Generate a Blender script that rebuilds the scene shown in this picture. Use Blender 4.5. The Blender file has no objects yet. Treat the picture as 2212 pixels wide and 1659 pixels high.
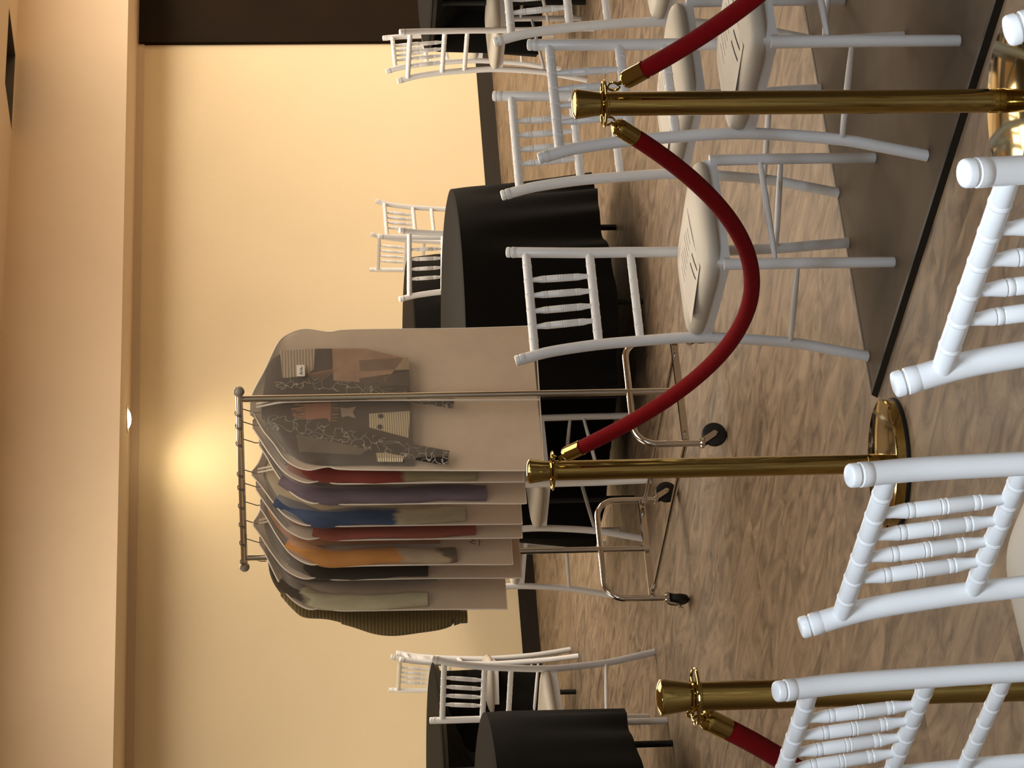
import bpy, math, random
from mathutils import Vector, Matrix, noise
random.seed(7)
D = bpy.data
C = bpy.context.scene.collection
PI = math.pi

# ------------------------------------------------------------------ helpers
class MB:
    """collects vertices and faces and links them as one mesh object"""
    def __init__(s):
        s.v = []; s.f = []; s.m = []
    def add(s, vs, fs, mi=0):
        o = len(s.v)
        s.v += [tuple(p) for p in vs]
        s.f += [tuple(i + o for i in q) for q in fs]
        s.m += [mi] * len(fs)
    def box(s, x0, x1, y0, y1, z0, z1, mi=0):
        vs = [(x, y, z) for x in (x0, x1) for y in (y0, y1) for z in (z0, z1)]
        s.add(vs, [(0, 1, 3, 2), (4, 6, 7, 5), (0, 4, 5, 1), (2, 3, 7, 6), (0, 2, 6, 4), (1, 5, 7, 3)], mi)
    def hexa(s, a, b, mi=0):
        """prism between two rings of equal length"""
        n = len(a)
        fs = [tuple(range(n))[::-1], tuple(range(n, 2 * n))]
        fs += [(i, (i + 1) % n, n + (i + 1) % n, n + i) for i in range(n)]
        s.add(list(a) + list(b), fs, mi)
    def tube(s, pts, rad, seg=12, closed=False, flat=None, mi=0, cap=True):
        pts = [Vector(p) for p in pts]; n = len(pts)
        if not hasattr(rad, '__len__'): rad = [rad] * n
        tang = []
        for i in range(n):
            if closed: t = pts[(i + 1) % n] - pts[i - 1]
            else: t = pts[min(i + 1, n - 1)] - pts[max(i - 1, 0)]
            if t.length < 1e-9: t = Vector((0, 0, 1))
            tang.append(t.normalized())
        t0 = tang[0]
        up = Vector((0, 0, 1)) if abs(t0.z) < .9 else Vector((0, 1, 0))
        if flat is not None: up = Vector(flat)
        nrm = (up - t0 * up.dot(t0)).normalized()
        vs = []
        for i in range(n):
            t = tang[i]
            nrm = (nrm - t * nrm.dot(t)).normalized()
            b = t.cross(nrm)
            r = rad[i]
            ra, rb = (r if not hasattr(r, '__len__') else r[0]), (r if not hasattr(r, '__len__') else r[1])
            for k in range(seg):
                a = 2 * PI * k / seg
                vs.append(pts[i] + nrm * (ra * math.cos(a)) + b * (rb * math.sin(a)))
        fs = []
        m = n if closed else n - 1
        for i in range(m):
            j = (i + 1) % n
            for k in range(seg):
                l = (k + 1) % seg
                fs.append((i * seg + k, i * seg + l, j * seg + l, j * seg + k))
        if cap and not closed:
            fs.append(tuple(range(seg))[::-1]); fs.append(tuple(range((n - 1) * seg, n * seg)))
        s.add(vs, fs, mi)
    def lathe(s, prof, seg=32, o=(0, 0, 0), mi=0):
        """profile [(r,z)] about the vertical axis through o"""
        vs = []; n = len(prof)
        for r, z in prof:
            for k in range(seg):
                a = 2 * PI * k / seg
                vs.append((o[0] + r * math.cos(a), o[1] + r * math.sin(a), o[2] + z))
        fs = []
        for i in range(n - 1):
            for k in range(seg):
                l = (k + 1) % seg
                fs.append((i * seg + k, i * seg + l, (i + 1) * seg + l, (i + 1) * seg + k))
        fs.append(tuple(range(seg))[::-1]); fs.append(tuple(range((n - 1) * seg, n * seg)))
        s.add(vs, fs, mi)
    def turned(s, a, b, prof, seg=12):
        """rod from a to b with radius profile [(t, r)]"""
        a = Vector(a); b = Vector(b)
        s.tube([a.lerp(b, t) for t, r in prof], [r for t, r in prof], seg)
    def build(s, name, mat, parent=None, smooth=40):
        me = D.meshes.new(name); me.from_pydata(s.v, [], s.f)
        mats = mat if isinstance(mat, (list, tuple)) else [mat]
        for q in mats: me.materials.append(q)
        for p, i in zip(me.polygons, s.m): p.material_index = i
        if smooth:
            me.polygons.foreach_set('use_smooth', [True] * len(me.polygons))
            me.set_sharp_from_angle(angle=math.radians(smooth))
        me.validate(); me.update()
        o = D.objects.new(name, me); C.objects.link(o)
        if parent is not None: o.parent = parent
        return o

def catmull(pts, n=6):
    P = [Vector(p) for p in pts]; out = []
    for i in range(len(P) - 1):
        p0 = P[max(i - 1, 0)]; p1 = P[i]; p2 = P[i + 1]; p3 = P[min(i + 2, len(P) - 1)]
        for k in range(n):
            t = k / n
            out.append(.5 * ((2 * p1) + (p2 - p0) * t + (2 * p0 - 5 * p1 + 4 * p2 - p3) * t * t + (3 * p1 - p0 - 3 * p2 + p3) * t ** 3))
    out.append(P[-1]); return out

def tag(o, label, cat, group=None, kind=None):
    if label: o['label'] = label
    if cat: o['category'] = cat
    if group: o['group'] = group
    if kind: o['kind'] = kind
    return o
def thing(name, label, cat, loc=(0, 0, 0), rz=0, group=None):
    o = D.objects.new(name, None); C.objects.link(o)
    o.location = loc; o.rotation_euler = (0, 0, rz); o.empty_display_size = .1
    return tag(o, label, cat, group)
def struct(o): o['kind'] = 'structure'; return o
def dup(root, loc, rz, label, group=None):
    r = root.copy(); C.objects.link(r); r.location = loc; r.rotation_euler = (0, 0, rz); r['label'] = label
    if group: r['group'] = group
    for ch in list(root.children):
        c = ch.copy(); C.objects.link(c); c.parent = r
        for g in ch.children:
            d = g.copy(); C.objects.link(d); d.parent = c
    return r

# ------------------------------------------------------------------ materials
def lin(c): return tuple(((x / 255 + .055) / 1.055) ** 2.4 if x > 10 else x / 255 / 12.92 for x in c) + (1,)
def mat(name, col, rough=.5, metal=0, spec=.5, sheen=0, coat=0, noise_amt=0, noise_scale=8, bump=0, bump_scale=60):
    m = D.materials.new(name); m.use_nodes = True
    N = m.node_tree.nodes; L = m.node_tree.links; b = N['Principled BSDF']
    b.inputs['Base Color'].default_value = col
    b.inputs['Roughness'].default_value = rough; b.inputs['Metallic'].default_value = metal
    b.inputs['Specular IOR Level'].default_value = spec
    b.inputs['Sheen Weight'].default_value = sheen; b.inputs['Coat Weight'].default_value = coat
    tc = N.new('ShaderNodeTexCoord')
    if noise_amt:
        n = N.new('ShaderNodeTexNoise'); n.inputs['Scale'].default_value = noise_scale; n.inputs['Detail'].default_value = 5
        L.new(tc.outputs['Object'], n.inputs['Vector'])
        r = N.new('ShaderNodeMapRange'); r.inputs[1].default_value = .3; r.inputs[2].default_value = .7
        r.inputs[3].default_value = 1 - noise_amt; r.inputs[4].default_value = 1 + noise_amt
        L.new(n.outputs[0], r.inputs[0])
        mx = N.new('ShaderNodeVectorMath'); mx.operation = 'SCALE'; mx.inputs[0].default_value = col[:3]
        L.new(r.outputs[0], mx.inputs['Scale']); L.new(mx.outputs[0], b.inputs['Base Color'])
    if bump:
        n = N.new('ShaderNodeTexNoise'); n.inputs['Scale'].default_value = bump_scale; n.inputs['Detail'].default_value = 4
        L.new(tc.outputs['Object'], n.inputs['Vector'])
        bp = N.new('ShaderNodeBump'); bp.inputs['Strength'].default_value = bump; bp.inputs['Distance'].default_value = .01
        L.new(n.outputs[0], bp.inputs['Height']); L.new(bp.outputs[0], b.inputs['Normal'])
    return m

M = {}
M['resin'] = mat('white_resin', (.80, .81, .83, 1), .28, spec=.5, noise_amt=.02, noise_scale=12)
M['cushion'] = mat('ivory_vinyl', (.55, .51, .44, 1), .5, spec=.4, noise_amt=.04, noise_scale=6, bump=.05, bump_scale=40)
M['paper'] = mat('paper', (.70, .66, .60, 1), .9, spec=.2, noise_amt=.02)
M['ink'] = mat('ink', (.008, .008, .01, 1), .7, spec=.2, noise_amt=.02)
M['brass'] = mat('polished_brass', (.46, .35, .125, 1), .075, metal=1, noise_amt=.05, noise_scale=10)
M['velvet'] = mat('red_velvet', (.19, .002, .004, 1), .85, spec=.1, sheen=.03, noise_amt=.08, noise_scale=60, bump=.2, bump_scale=300)
M['chrome'] = mat('chrome', (.62, .60, .58, 1), .13, metal=1, noise_amt=.04)
M['cap'] = mat('grey_plastic', (.23, .21, .18, 1), .4, noise_amt=.03)
M['rubber'] = mat('black_rubber', (.012, .012, .012, 1), .6, spec=.3, noise_amt=.1)
M['cloth'] = mat('black_polyester', (.0022, .002, .0017, 1), .75, spec=.1, sheen=.015, noise_amt=.12, noise_scale=4, bump=.05, bump_scale=200)
M['table'] = mat('dark_table', (.03, .028, .025, 1), .5, noise_amt=.05)
M['wall'] = mat('beige_wall_paint', (.78, .655, .45, 1), .85, spec=.2, noise_amt=.03, noise_scale=1.2, bump=.06, bump_scale=120)
M['ceil'] = mat('beige_ceiling_paint', (.80, .65, .475, 1), .8, spec=.2, noise_amt=.03, noise_scale=1.5)
M['trim'] = mat('darker_beige_trim', (.62, .49, .36, 1), .6, spec=.3, noise_amt=.02)  # strip below the soffit, toned darker than the wall
M['base'] = mat('black_baseboard', (.016, .012, .009, 1), .5, spec=.4, noise_amt=.1)
M['door'] = mat('dark_brown_panel', (.012, .0065, .003, 1), .7, spec=.1, noise_amt=.15, noise_scale=3)
M['mat'] = mat('brown_floor_mat', (.085, .064, .045, 1), .75, spec=.15, noise_amt=.06, noise_scale=14, bump=.12, bump_scale=500)
M['edge'] = mat('black_edging', (.008, .007, .006, 1), .55, spec=.3, noise_amt=.1)
M['duct'] = mat('duct_grey', (.10, .085, .07, 1), .6, noise_amt=.15, noise_scale=5)
M['piping'] = mat('white_piping', (.74, .68, .60, 1), .6, noise_amt=.03)
M['hook'] = mat('hanger_wire', (.09, .075, .06, 1), .4, metal=.7, noise_amt=.05)
M['bags_back'] = mat('nonwoven_back', (.70, .62, .53, 1), .9, spec=.1, noise_amt=.05, noise_scale=14)

def film(name, alpha, col):
    m = D.materials.new(name); m.use_nodes = True
    N = m.node_tree.nodes; L = m.node_tree.links; N.clear()
    out = N.new('ShaderNodeOutputMaterial'); mx = N.new('ShaderNodeMixShader'); tr = N.new('ShaderNodeBsdfTransparent')
    m2 = N.new('ShaderNodeMixShader'); df = N.new('ShaderNodeBsdfDiffuse'); tl = N.new('ShaderNodeBsdfTranslucent')
    m3 = N.new('ShaderNodeMixShader'); gl = N.new('ShaderNodeBsdfGlossy'); gl.inputs['Roughness'].default_value = .35
    df.inputs[0].default_value = col; tl.inputs[0].default_value = col; gl.inputs[0].default_value = (.8, .8, .8, 1)
    m2.inputs[0].default_value = .35; m3.inputs[0].default_value = .08
    tr.inputs[0].default_value = (.95, .90, .84, 1)
    L.new(df.outputs[0], m2.inputs[1]); L.new(tl.outputs[0], m2.inputs[2])
    L.new(m2.outputs[0], m3.inputs[1]); L.new(gl.outputs[0], m3.inputs[2])
    n = N.new('ShaderNodeTexNoise'); n.inputs['Scale'].default_value = 7; n.inputs['Detail'].default_value = 3
    tc = N.new('ShaderNodeTexCoord'); L.new(tc.outputs['Object'], n.inputs['Vector'])
    r = N.new('ShaderNodeMapRange'); r.inputs[1].default_value = .3; r.inputs[2].default_value = .7
    r.inputs[3].default_value = alpha - .04; r.inputs[4].default_value = alpha + .04
    L.new(n.outputs[0], r.inputs[0]); L.new(r.outputs[0], mx.inputs[0])
    L.new(tr.outputs[0], mx.inputs[1]); L.new(m3.outputs[0], mx.inputs[2]); L.new(mx.outputs[0], out.inputs[0])
    return m
M['film'] = film('frosted_film', .27, (.62, .55, .48, 1))

def knit(name, col, dark, scale, axis='Z'):
    m = mat(name, col, .9, spec=.1, sheen=.2)
    N = m.node_tree.nodes; L = m.node_tree.links; b = N['Principled BSDF']; tc = N['Texture Coordinate']
    w = N.new('ShaderNodeTexWave'); w.bands_direction = axis; w.inputs['Scale'].default_value = scale
    w.inputs['Distortion'].default_value = 1.2; w.inputs['Detail'].default_value = 2
    L.new(tc.outputs['Object'], w.inputs['Vector'])
    cr = N.new('ShaderNodeMix'); cr.data_type = 'RGBA'
    cr.inputs['A'].default_value = dark; cr.inputs['B'].default_value = col
    L.new(w.outputs[0], cr.inputs['Factor']); L.new(cr.outputs['Result'], b.inputs['Base Color'])
    bp = N.new('ShaderNodeBump'); bp.inputs['Strength'].default_value = .6; bp.inputs['Distance'].default_value = .004
    L.new(w.outputs[0], bp.inputs['Height']); L.new(bp.outputs[0], b.inputs['Normal'])
    return m
M['olive'] = knit('olive_knit', (.185, .140, .062, 1), (.125, .092, .038, 1), 24)
M['cream_knit'] = knit('cream_knit', (.62, .57, .42, 1), (.45, .41, .29, 1), 40)
M['white_knit'] = knit('white_knit', (.50, .44, .36, 1), (.36, .31, .25, 1), 30)

def scribble():
    m = mat('scribble_print', (.02, .018, .016, 1), .8, spec=.2)
    N = m.node_tree.nodes; L = m.node_tree.links; b = N['Principled BSDF']; tc = N['Texture Coordinate']
    n = N.new('ShaderNodeTexNoise'); n.inputs['Scale'].default_value = 14
    L.new(tc.outputs['Object'], n.inputs['Vector'])
    a = N.new('ShaderNodeVectorMath'); a.operation = 'MULTIPLY_ADD'
    a.inputs[1].default_value = (.12, .12, .12); L.new(n.outputs[1], a.inputs[0]); L.new(tc.outputs['Object'], a.inputs[2])
    v = N.new('ShaderNodeTexVoronoi'); v.feature = 'DISTANCE_TO_EDGE'; v.inputs['Scale'].default_value = 24
    L.new(a.outputs[0], v.inputs['Vector'])
    r = N.new('ShaderNodeMapRange'); r.inputs[1].default_value = .012; r.inputs[2].default_value = .035
    r.inputs[3].default_value = 1; r.inputs[4].default_value = 0
    L.new(v.outputs['Distance'], r.inputs[0])
    mx = N.new('ShaderNodeMix'); mx.data_type = 'RGBA'
    mx.inputs['A'].default_value = (.022, .019, .016, 1); mx.inputs['B'].default_value = (.38, .36, .33, 1)
    L.new(r.outputs[0], mx.inputs['Factor']); L.new(mx.outputs['Result'], b.inputs['Base Color'])
    return m
M['scribble'] = scribble()
def fab(name, c, amt=.18): return mat(name, lin(c), .9, spec=.1, sheen=.1, noise_amt=amt, noise_scale=16, bump=.15, bump_scale=90)

def floor_mat():
    m = D.materials.new('wood_vinyl_floor'); m.use_nodes = True
    N = m.node_tree.nodes; L = m.node_tree.links; b = N['Principled BSDF']
    tc = N.new('ShaderNodeTexCoord')
    rot = N.new('ShaderNodeMapping'); rot.inputs['Rotation'].default_value = (0, 0, math.radians(-124.5))
    L.new(tc.outputs['Object'], rot.inputs['Vector'])          # x runs along the planks
    br = N.new('ShaderNodeTexBrick'); br.inputs['Scale'].default_value = 1
    br.inputs['Brick Width'].default_value = 1.22; br.inputs['Row Height'].default_value = .30
    br.inputs['Mortar Size'].default_value = .0012; br.inputs['Mortar Smooth'].default_value = .3
    br.inputs['Color1'].default_value = (0, 0, 0, 1); br.inputs['Color2'].default_value = (1, 1, 1, 1)
    br.inputs['Mortar'].default_value = (.5, .5, .5, 1); br.offset = .37
    L.new(rot.outputs[0], br.inputs['Vector'])
    # each plank shifts the grain
    sh = N.new('ShaderNodeVectorMath'); sh.operation = 'MULTIPLY_ADD'; sh.inputs[1].default_value = (7, 11, 3)
    L.new(br.outputs['Color'], sh.inputs[0]); L.new(rot.outputs[0], sh.inputs[2])
    st = N.new('ShaderNodeMapping'); st.inputs['Scale'].default_value = (2.4, 5.2, 1)
    L.new(sh.outputs[0], st.inputs['Vector'])
    n1 = N.new('ShaderNodeTexNoise'); n1.inputs['Scale'].default_value = 1.6; n1.inputs['Detail'].default_value = 9
    n1.inputs['Roughness'].default_value = .56; n1.inputs['Distortion'].default_value = 1.9
    L.new(st.outputs[0], n1.inputs['Vector'])
    st2 = N.new('ShaderNodeMapping'); st2.inputs['Scale'].default_value = (9, 26, 1)
    L.new(sh.outputs[0], st2.inputs['Vector'])
    n2 = N.new('ShaderNodeTexNoise'); n2.inputs['Scale'].default_value = 3; n2.inputs['Detail'].default_value = 5
    n2.inputs['Distortion'].default_value = .6
    L.new(st2.outputs[0], n2.inputs['Vector'])
    cr = N.new('ShaderNodeValToRGB'); e = cr.color_ramp.elements
    e[0].position = .28; e[0].color = (.072, .050, .033, 1)
    e[1].position = .72; e[1].color = (.30, .222, .148, 1)
    k = cr.color_ramp.elements.new(.5); k.color = (.196, .141, .094, 1)
    ad = N.new('ShaderNodeMath'); ad.operation = 'MULTIPLY_ADD'; ad.inputs[1].default_value = .11; 
    L.new(n2.outputs[0], ad.inputs[0])
    sb = N.new('ShaderNodeMath'); sb.operation = 'SUBTRACT'; sb.inputs[1].default_value = .055
    L.new(n1.outputs[0], sb.inputs[0]); L.new(sb.outputs[0], ad.inputs[2])
    pt = N.new('ShaderNodeMath'); pt.operation = 'MULTIPLY_ADD'; pt.inputs[1].default_value = .09
    sep = N.new('ShaderNodeSeparateColor'); L.new(br.outputs['Color'], sep.inputs[0])
    L.new(sep.outputs[0], pt.inputs[0]); L.new(ad.outputs[0], pt.inputs[2])
    p2 = N.new('ShaderNodeMath'); p2.operation = 'SUBTRACT'; p2.inputs[1].default_value = .045
    L.new(pt.outputs[0], p2.inputs[0]); L.new(p2.outputs[0], cr.inputs[0])
    mo = N.new('ShaderNodeMix'); mo.data_type = 'RGBA'; mo.inputs['B'].default_value = (.11, .072, .045, 1)
    mf = N.new('ShaderNodeMath'); mf.operation = 'MULTIPLY'; mf.inputs[1].default_value = .7
    L.new(br.outputs['Fac'], mf.inputs[0]); L.new(mf.outputs[0], mo.inputs['Factor'])
    L.new(cr.outputs[0], mo.inputs['A']); L.new(mo.outputs['Result'], b.inputs['Base Color'])
    b.inputs['Roughness'].default_value = .38; b.inputs['Specular IOR Level'].default_value = .3
    rr = N.new('ShaderNodeMapRange'); rr.inputs[3].default_value = .42; rr.inputs[4].default_value = .62
    L.new(n2.outputs[0], rr.inputs[0]); L.new(rr.outputs[0], b.inputs['Roughness'])
    bp = N.new('ShaderNodeBump'); bp.inputs['Strength'].default_value = .05; bp.inputs['Distance'].default_value = .003
    L.new(n2.outputs[0], bp.inputs['Height']); L.new(bp.outputs[0], b.inputs['Normal'])
    return m
M['floor'] = floor_mat()

def emit(name, col, st):
    m = D.materials.new(name); m.use_nodes = True; N = m.node_tree.nodes; N.clear()
    e = N.new('ShaderNodeEmission'); e.inputs[0].default_value = col; e.inputs[1].default_value = st
    o = N.new('ShaderNodeOutputMaterial'); m.node_tree.links.new(e.outputs[0], o.inputs[0]); return m
M['lamp'] = emit('lamp_glow', (1, .82, .50, 1), 30)

# ------------------------------------------------------------------ the room
# room frame: s runs along the back wall to the right, d comes out of the wall towards the camera
WB = Vector((-1.582, 15.423, 0)); WA = math.radians(34.85)
WS = Vector((math.cos(WA), math.sin(WA), 0)); WN = Vector((math.sin(WA), -math.cos(WA), 0))
def room(s, d, z): return WB + WS * s + WN * d + Vector((0, 0, z))
def rbox(s0, s1, d0, d1, z0, z1, mb=None, mi=0):
    mb = mb or MB()
    a = [room(s, d, z0) for s, d in ((s0, d0), (s1, d0), (s1, d1), (s0, d1))]
    b = [room(s, d, z1) for s, d in ((s0, d0), (s1, d0), (s1, d1), (s0, d1))]
    mb.hexa(a, b, mi); return mb
S0, S1, DM, HC = -13.5, 8.0, 18.0, 3.105
SOF = 2.412                                                     # underside of the soffit
struct(rbox(S0, S1, -.2, DM, -.1, 0).build('floor', M['floor'], smooth=0))
struct(rbox(S0, S1, -.2, 0, 0, HC + .1).build('wall_back', M['wall'], smooth=0))
struct(rbox(S0 - .2, S0, -.2, DM, 0, HC + .1).build('wall_left', M['wall'], smooth=0))
struct(rbox(S1, S1 + .2, -.2, DM, 0, HC + .1).build('wall_right', M['wall'], smooth=0))
struct(rbox(S0, S1, DM, DM + .2, 0, HC + .1).build('wall_front', M['wall'], smooth=0))
# ceiling with the square air opening right against the soffit
V0, V1, VD0, VD1 = 3.18, 3.80, 1.012, 1.46
cb = MB()
rbox(S0, V0, 1.0, DM, HC, HC + .1, cb); rbox(V1, S1, 1.0, DM, HC, HC + .1, cb)
rbox(V0, V1, VD1, DM, HC, HC + .1, cb); rbox(V0, V1, 1.0, VD0, HC, HC + .1, cb)
rbox(S0, S1, 0, 1.0, HC, HC + .1, cb)
struct(cb.build('ceiling', M['ceil'], smooth=0))
struct(rbox(S0, S1, 0, 1.0, SOF, HC).build('trim_1', M['ceil'], smooth=0))     # soffit along the wall
struct(rbox(S0, S1, 0, .012, 2.362, SOF).build('trim_2', M['trim'], smooth=0)) # cornice strip under it
bb = MB()
rbox(S0, 4.80, 0, .016, 0, .098, bb); rbox(S0, 4.80, 0, .011, .098, .106, bb)
struct(bb.build('baseboard_back', M['base'], smooth=0))
struct(rbox(4.80, S1, 0, .03, 0, 2.40).build('door_1', M['door'], smooth=0))
# air opening in the ceiling
vt = thing('ceiling_vent', 'square dark air opening in the ceiling against the soffit', 'vent', room((V0 + V1) / 2, (VD0 + VD1) / 2, HC), WA)
hw, hd = (V1 - V0) / 2, (VD1 - VD0) / 2
vb = MB(); e_ = .012
for x0, x1, y0, y1 in ((-hw, -hw + e_, -hd, hd), (hw - e_, hw, -hd, hd), (-hw, hw, -hd, -hd + e_), (-hw, hw, hd - e_, hd)):
    vb.box(x0, x1, y0, y1, .001, .28)
vb.box(-hw, hw, -hd, hd, .28, .29)
vb.build('duct', M['duct'], vt, 0)
vl = MB()
for k in range(4):
    y = -hd + .1 + k * .085
    vl.hexa([(-hw + .02, y, .05), (hw - .02, y, .05), (hw - .02, y + .004, .05), (-hw + .02, y + .004, .05)],
            [(-hw + .02, y + .05, .12), (hw - .02, y + .05, .12), (hw - .02, y + .054, .12), (-hw + .02, y + .054, .12)])
vl.build('vane', M['duct'], vt, 0)

# recessed lamp in the soffit
def downlight(p, label, show=True):
    t = thing('ceiling_light', label, 'ceiling light', p, 0)
    r = MB(); r.lathe([(.060, -.001), (.060, -.006), (.082, -.006), (.085, -.001)], 32); r.build('trim_ring', M['ceil'], t)
    b = MB(); b.lathe([(.001, -.026), (.030, -.022), (.050, -.013), (.059, -.003), (.059, -.0005), (.001, -.0005)], 32); b.build('bulb', M['lamp'], t)
    return t
lamp1 = Vector((-.168, 15.968, SOF))
downlight(lamp1, 'small glowing recessed lamp in the soffit above the clothes rack')

# floor mat (walkway panel) with its black edging
K = Vector((-.045, 6.73, 0)); MW = Vector((math.cos(math.radians(34.5)), math.sin(math.radians(34.5)), 0)); MF = Vector((MW.y, -MW.x, 0))
FM = .015
t = thing('floor_mat', 'thin brown floor mat with black edging under the front white chairs', 'floor mat', K, math.radians(34.5))
mb = MB(); mb.box(.014, 4.2, -5.6, -.014, 0, FM); mb.build('mat_surface', M['mat'], t, 0)
mb = MB()
mb.hexa([(-.006, .006, 0), (4.2, .006, 0), (4.2, -.014, 0), (.014, -.014, 0)], [(0, 0, FM + .001), (4.2, 0, FM + .001), (4.2, -.014, FM + .001), (.014, -.014, FM + .001)])
mb.hexa([(-.006, .006, 0), (.014, -.014, 0), (.014, -5.6, 0), (-.006, -5.6, 0)], [(0, 0, FM + .001), (.014, -.014, FM + .001), (.014, -5.6, FM + .001), (0, -5.6, FM + .001)])
mb.build('edging', M['edge'], t, 0)

# ------------------------------------------------------------------ chairs
def ztop(x, y):                                            # top of the cushion
    yc = -.205; a = .172 + (-y - .205) * .10
    u = abs(x) / a; v = abs(y - yc) / .20
    k = (u ** 2.6 + v ** 2.6) ** (1 / 2.6)
    return .486 - .016 * k ** 3.2
def make_chair():
    t = thing('chiavari_chair', '-', 'chair', group='white bamboo-style chairs')
    R = M['resin']
    post = [(.186, 0, 0), (.170, -.012, .1), (.154, -.022, .2), (.143, -.030, .35), (.139, -.032, .47), (.144, -.027, .605), (.149, -.020, .715), (.160, -.009, .83), (.171, .003, .896)]
    def at(z):
        for a, b in zip(post, post[1:]):
            if a[2] <= z <= b[2]:
                k = (z - a[2]) / (b[2] - a[2]); return (a[0] + (b[0] - a[0]) * k, a[1] + (b[1] - a[1]) * k, z)
        return post[-1]
    for s in (-1, 1):
        b = MB()
        path = catmull([(s * x, y, z) for x, y, z in post], 5)
        b.tube(path, .0142, 18)
        p = path[-1]; dr = (path[-1] - path[-2]).normalized()
        prof = [(-.003, .0130), (-.0006, .0136), (.0006, .0147), (.010, .0149), (.0135, .0147), (.0145, .0128), (.0168, .0126), (.0178, .0143), (.025, .0141), (.0272, .0128), (.028, .0105)]
        b.tube([p + dr * q for q, r in prof], [r for q, r in prof], 18)
        b.build('back_post', R, t, 50)
        b = MB(); fx = .167
        b.tube([(s * fx, -.384, 0), (s * fx, -.384, .002), (s * fx * .997, -.384, .25), (s * fx * .99, -.382, .43)], [.0125, .0135, .014, .0145], 18)
        b.build('front_leg', R, t, 50)
    # turned rails of the back, the lower ones swelling between rings
    def rail(z, r, ns):
        a = at(z); prof = [(0, r * .95)]
        for k in range(1, ns):
            c = k / ns; h = .0028 / (2 * a[0])
            prof += [(c - 2.2 * h, r), (c - 1.2 * h, r * .965), (c - .7 * h, r * 1.05), (c, r * 1.07), (c + .25 * h, r * .97), (c + .5 * h, r * 1.06), (c + 1.1 * h, r * 1.05), (c + 1.6 * h, r * .965), (c + 2.4 * h, r)]
        prof += [(1, r * .95)]
        b = MB(); b.turned((-a[0], a[1], z), (a[0], a[1], z), prof, 16); return b
    rail(.872, .0118, 7).build('back_rail', R, t, 35)
    rail(.706, .0118, 7).build('back_rail', R, t, 35)
    rail(.598, .0110, 6).build('back_rail', R, t, 35)
    a1, a2 = at(.872), at(.706)
    for k in range(4):
        x = (k - 1.5)
        pr = [(0, .0062), (.05, .0064), (.12, .0072), (.2, .0092), (.215, .0095), (.225, .0086), (.235, .0095), (.265, .0095), (.275, .0086), (.285, .0094),
              (.46, .0096), (.475, .0101), (.485, .0087), (.495, .0100), (.515, .0100), (.525, .0087), (.535, .0100), (.55, .0096),
              (.715, .0094), (.725, .0086), (.735, .0095), (.765, .0095), (.775, .0086), (.785, .0095), (.8, .0092), (.88, .0072), (.95, .0064), (1, .0062)]
        b = MB(); b.turned((x * .0480, a2[1], .709), (x * .0505, a1[1], .869), pr, 12)
        b.build('spindle', R, t, 35)
    # seat frame
    z0, z1 = .412, .446
    b = MB()
    fr = [(-.137, -.032), (.137, -.032), (.165, -.384), (-.165, -.384)]
    inn = [(-.115, -.055), (.115, -.055), (.140, -.360), (-.140, -.360)]
    n = 4
    vs = [(x, y, z) for z in (z0, z1) for ring in (fr, inn) for x, y in ring]
    fs = []
    for i in range(4):
        j = (i + 1) % 4
        fs += [(i, j, 8 + j, 8 + i), (4 + j, 4 + i, 12 + i, 12 + j), (j, i, 4 + i, 4 + j), (8 + i, 8 + j, 12 + j, 12 + i)]
    b.add(vs, fs); b.build('seat_frame', R, t, 0)
    # cushion: rounded trapezoid, soft
    b = MB(); ring = []
    nseg = 48
    for k in range(nseg):
        a = 2 * PI * k / nseg; c, s_ = math.cos(a), math.sin(a)
        e = 2 / 5.5
        u = math.copysign(abs(c) ** e, c); v = math.copysign(abs(s_) ** e, s_)
        y = -.205 + .198 * v; hw_ = .162 - .10 * (y + .205)
        ring.append((u * hw_, y))
    cx, cy = 0, -.205
    layers = [(.001, .4475), (.90, .4475), (.955, .4365), (1.0, .4400), (1.02, .450), (1.018, .458), (.985, .468), (.94, .4735), (.86, .4780), (.7, .4825), (.5, .485), (.25, .486), (.001, .486)]
    vs = []
    for sc, z in layers:
        for x, y in ring: vs.append((cx + (x - cx) * sc, cy + (y - cy) * sc, z))
    fs = []
    for i in range(len(layers) - 1):
        for k in range(nseg):
            l = (k + 1) % nseg
            fs.append((i * nseg + k, i * nseg + l, (i + 1) * nseg + l, (i + 1) * nseg + k))
    b.add(vs, fs); b.build('seat_cushion', M['cushion'], t, 60)
    # stretchers
    st = [(0, .0062), (.1, .0068), (.3, .0080), (.5, .0084), (.7, .0080), (.9, .0068), (1, .0062)]
    for s in (-1, 1):
        p = at(.205); b = MB(); b.turned((s * p[0], p[1], .205), (s * .167, -.384, .245), st, 12); b.build('stretcher', R, t)
    b = MB(); b.turned((-.167, -.384, .300), (.167, -.384, .300), st, 12); b.build('stretcher', R, t)
    return t

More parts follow.
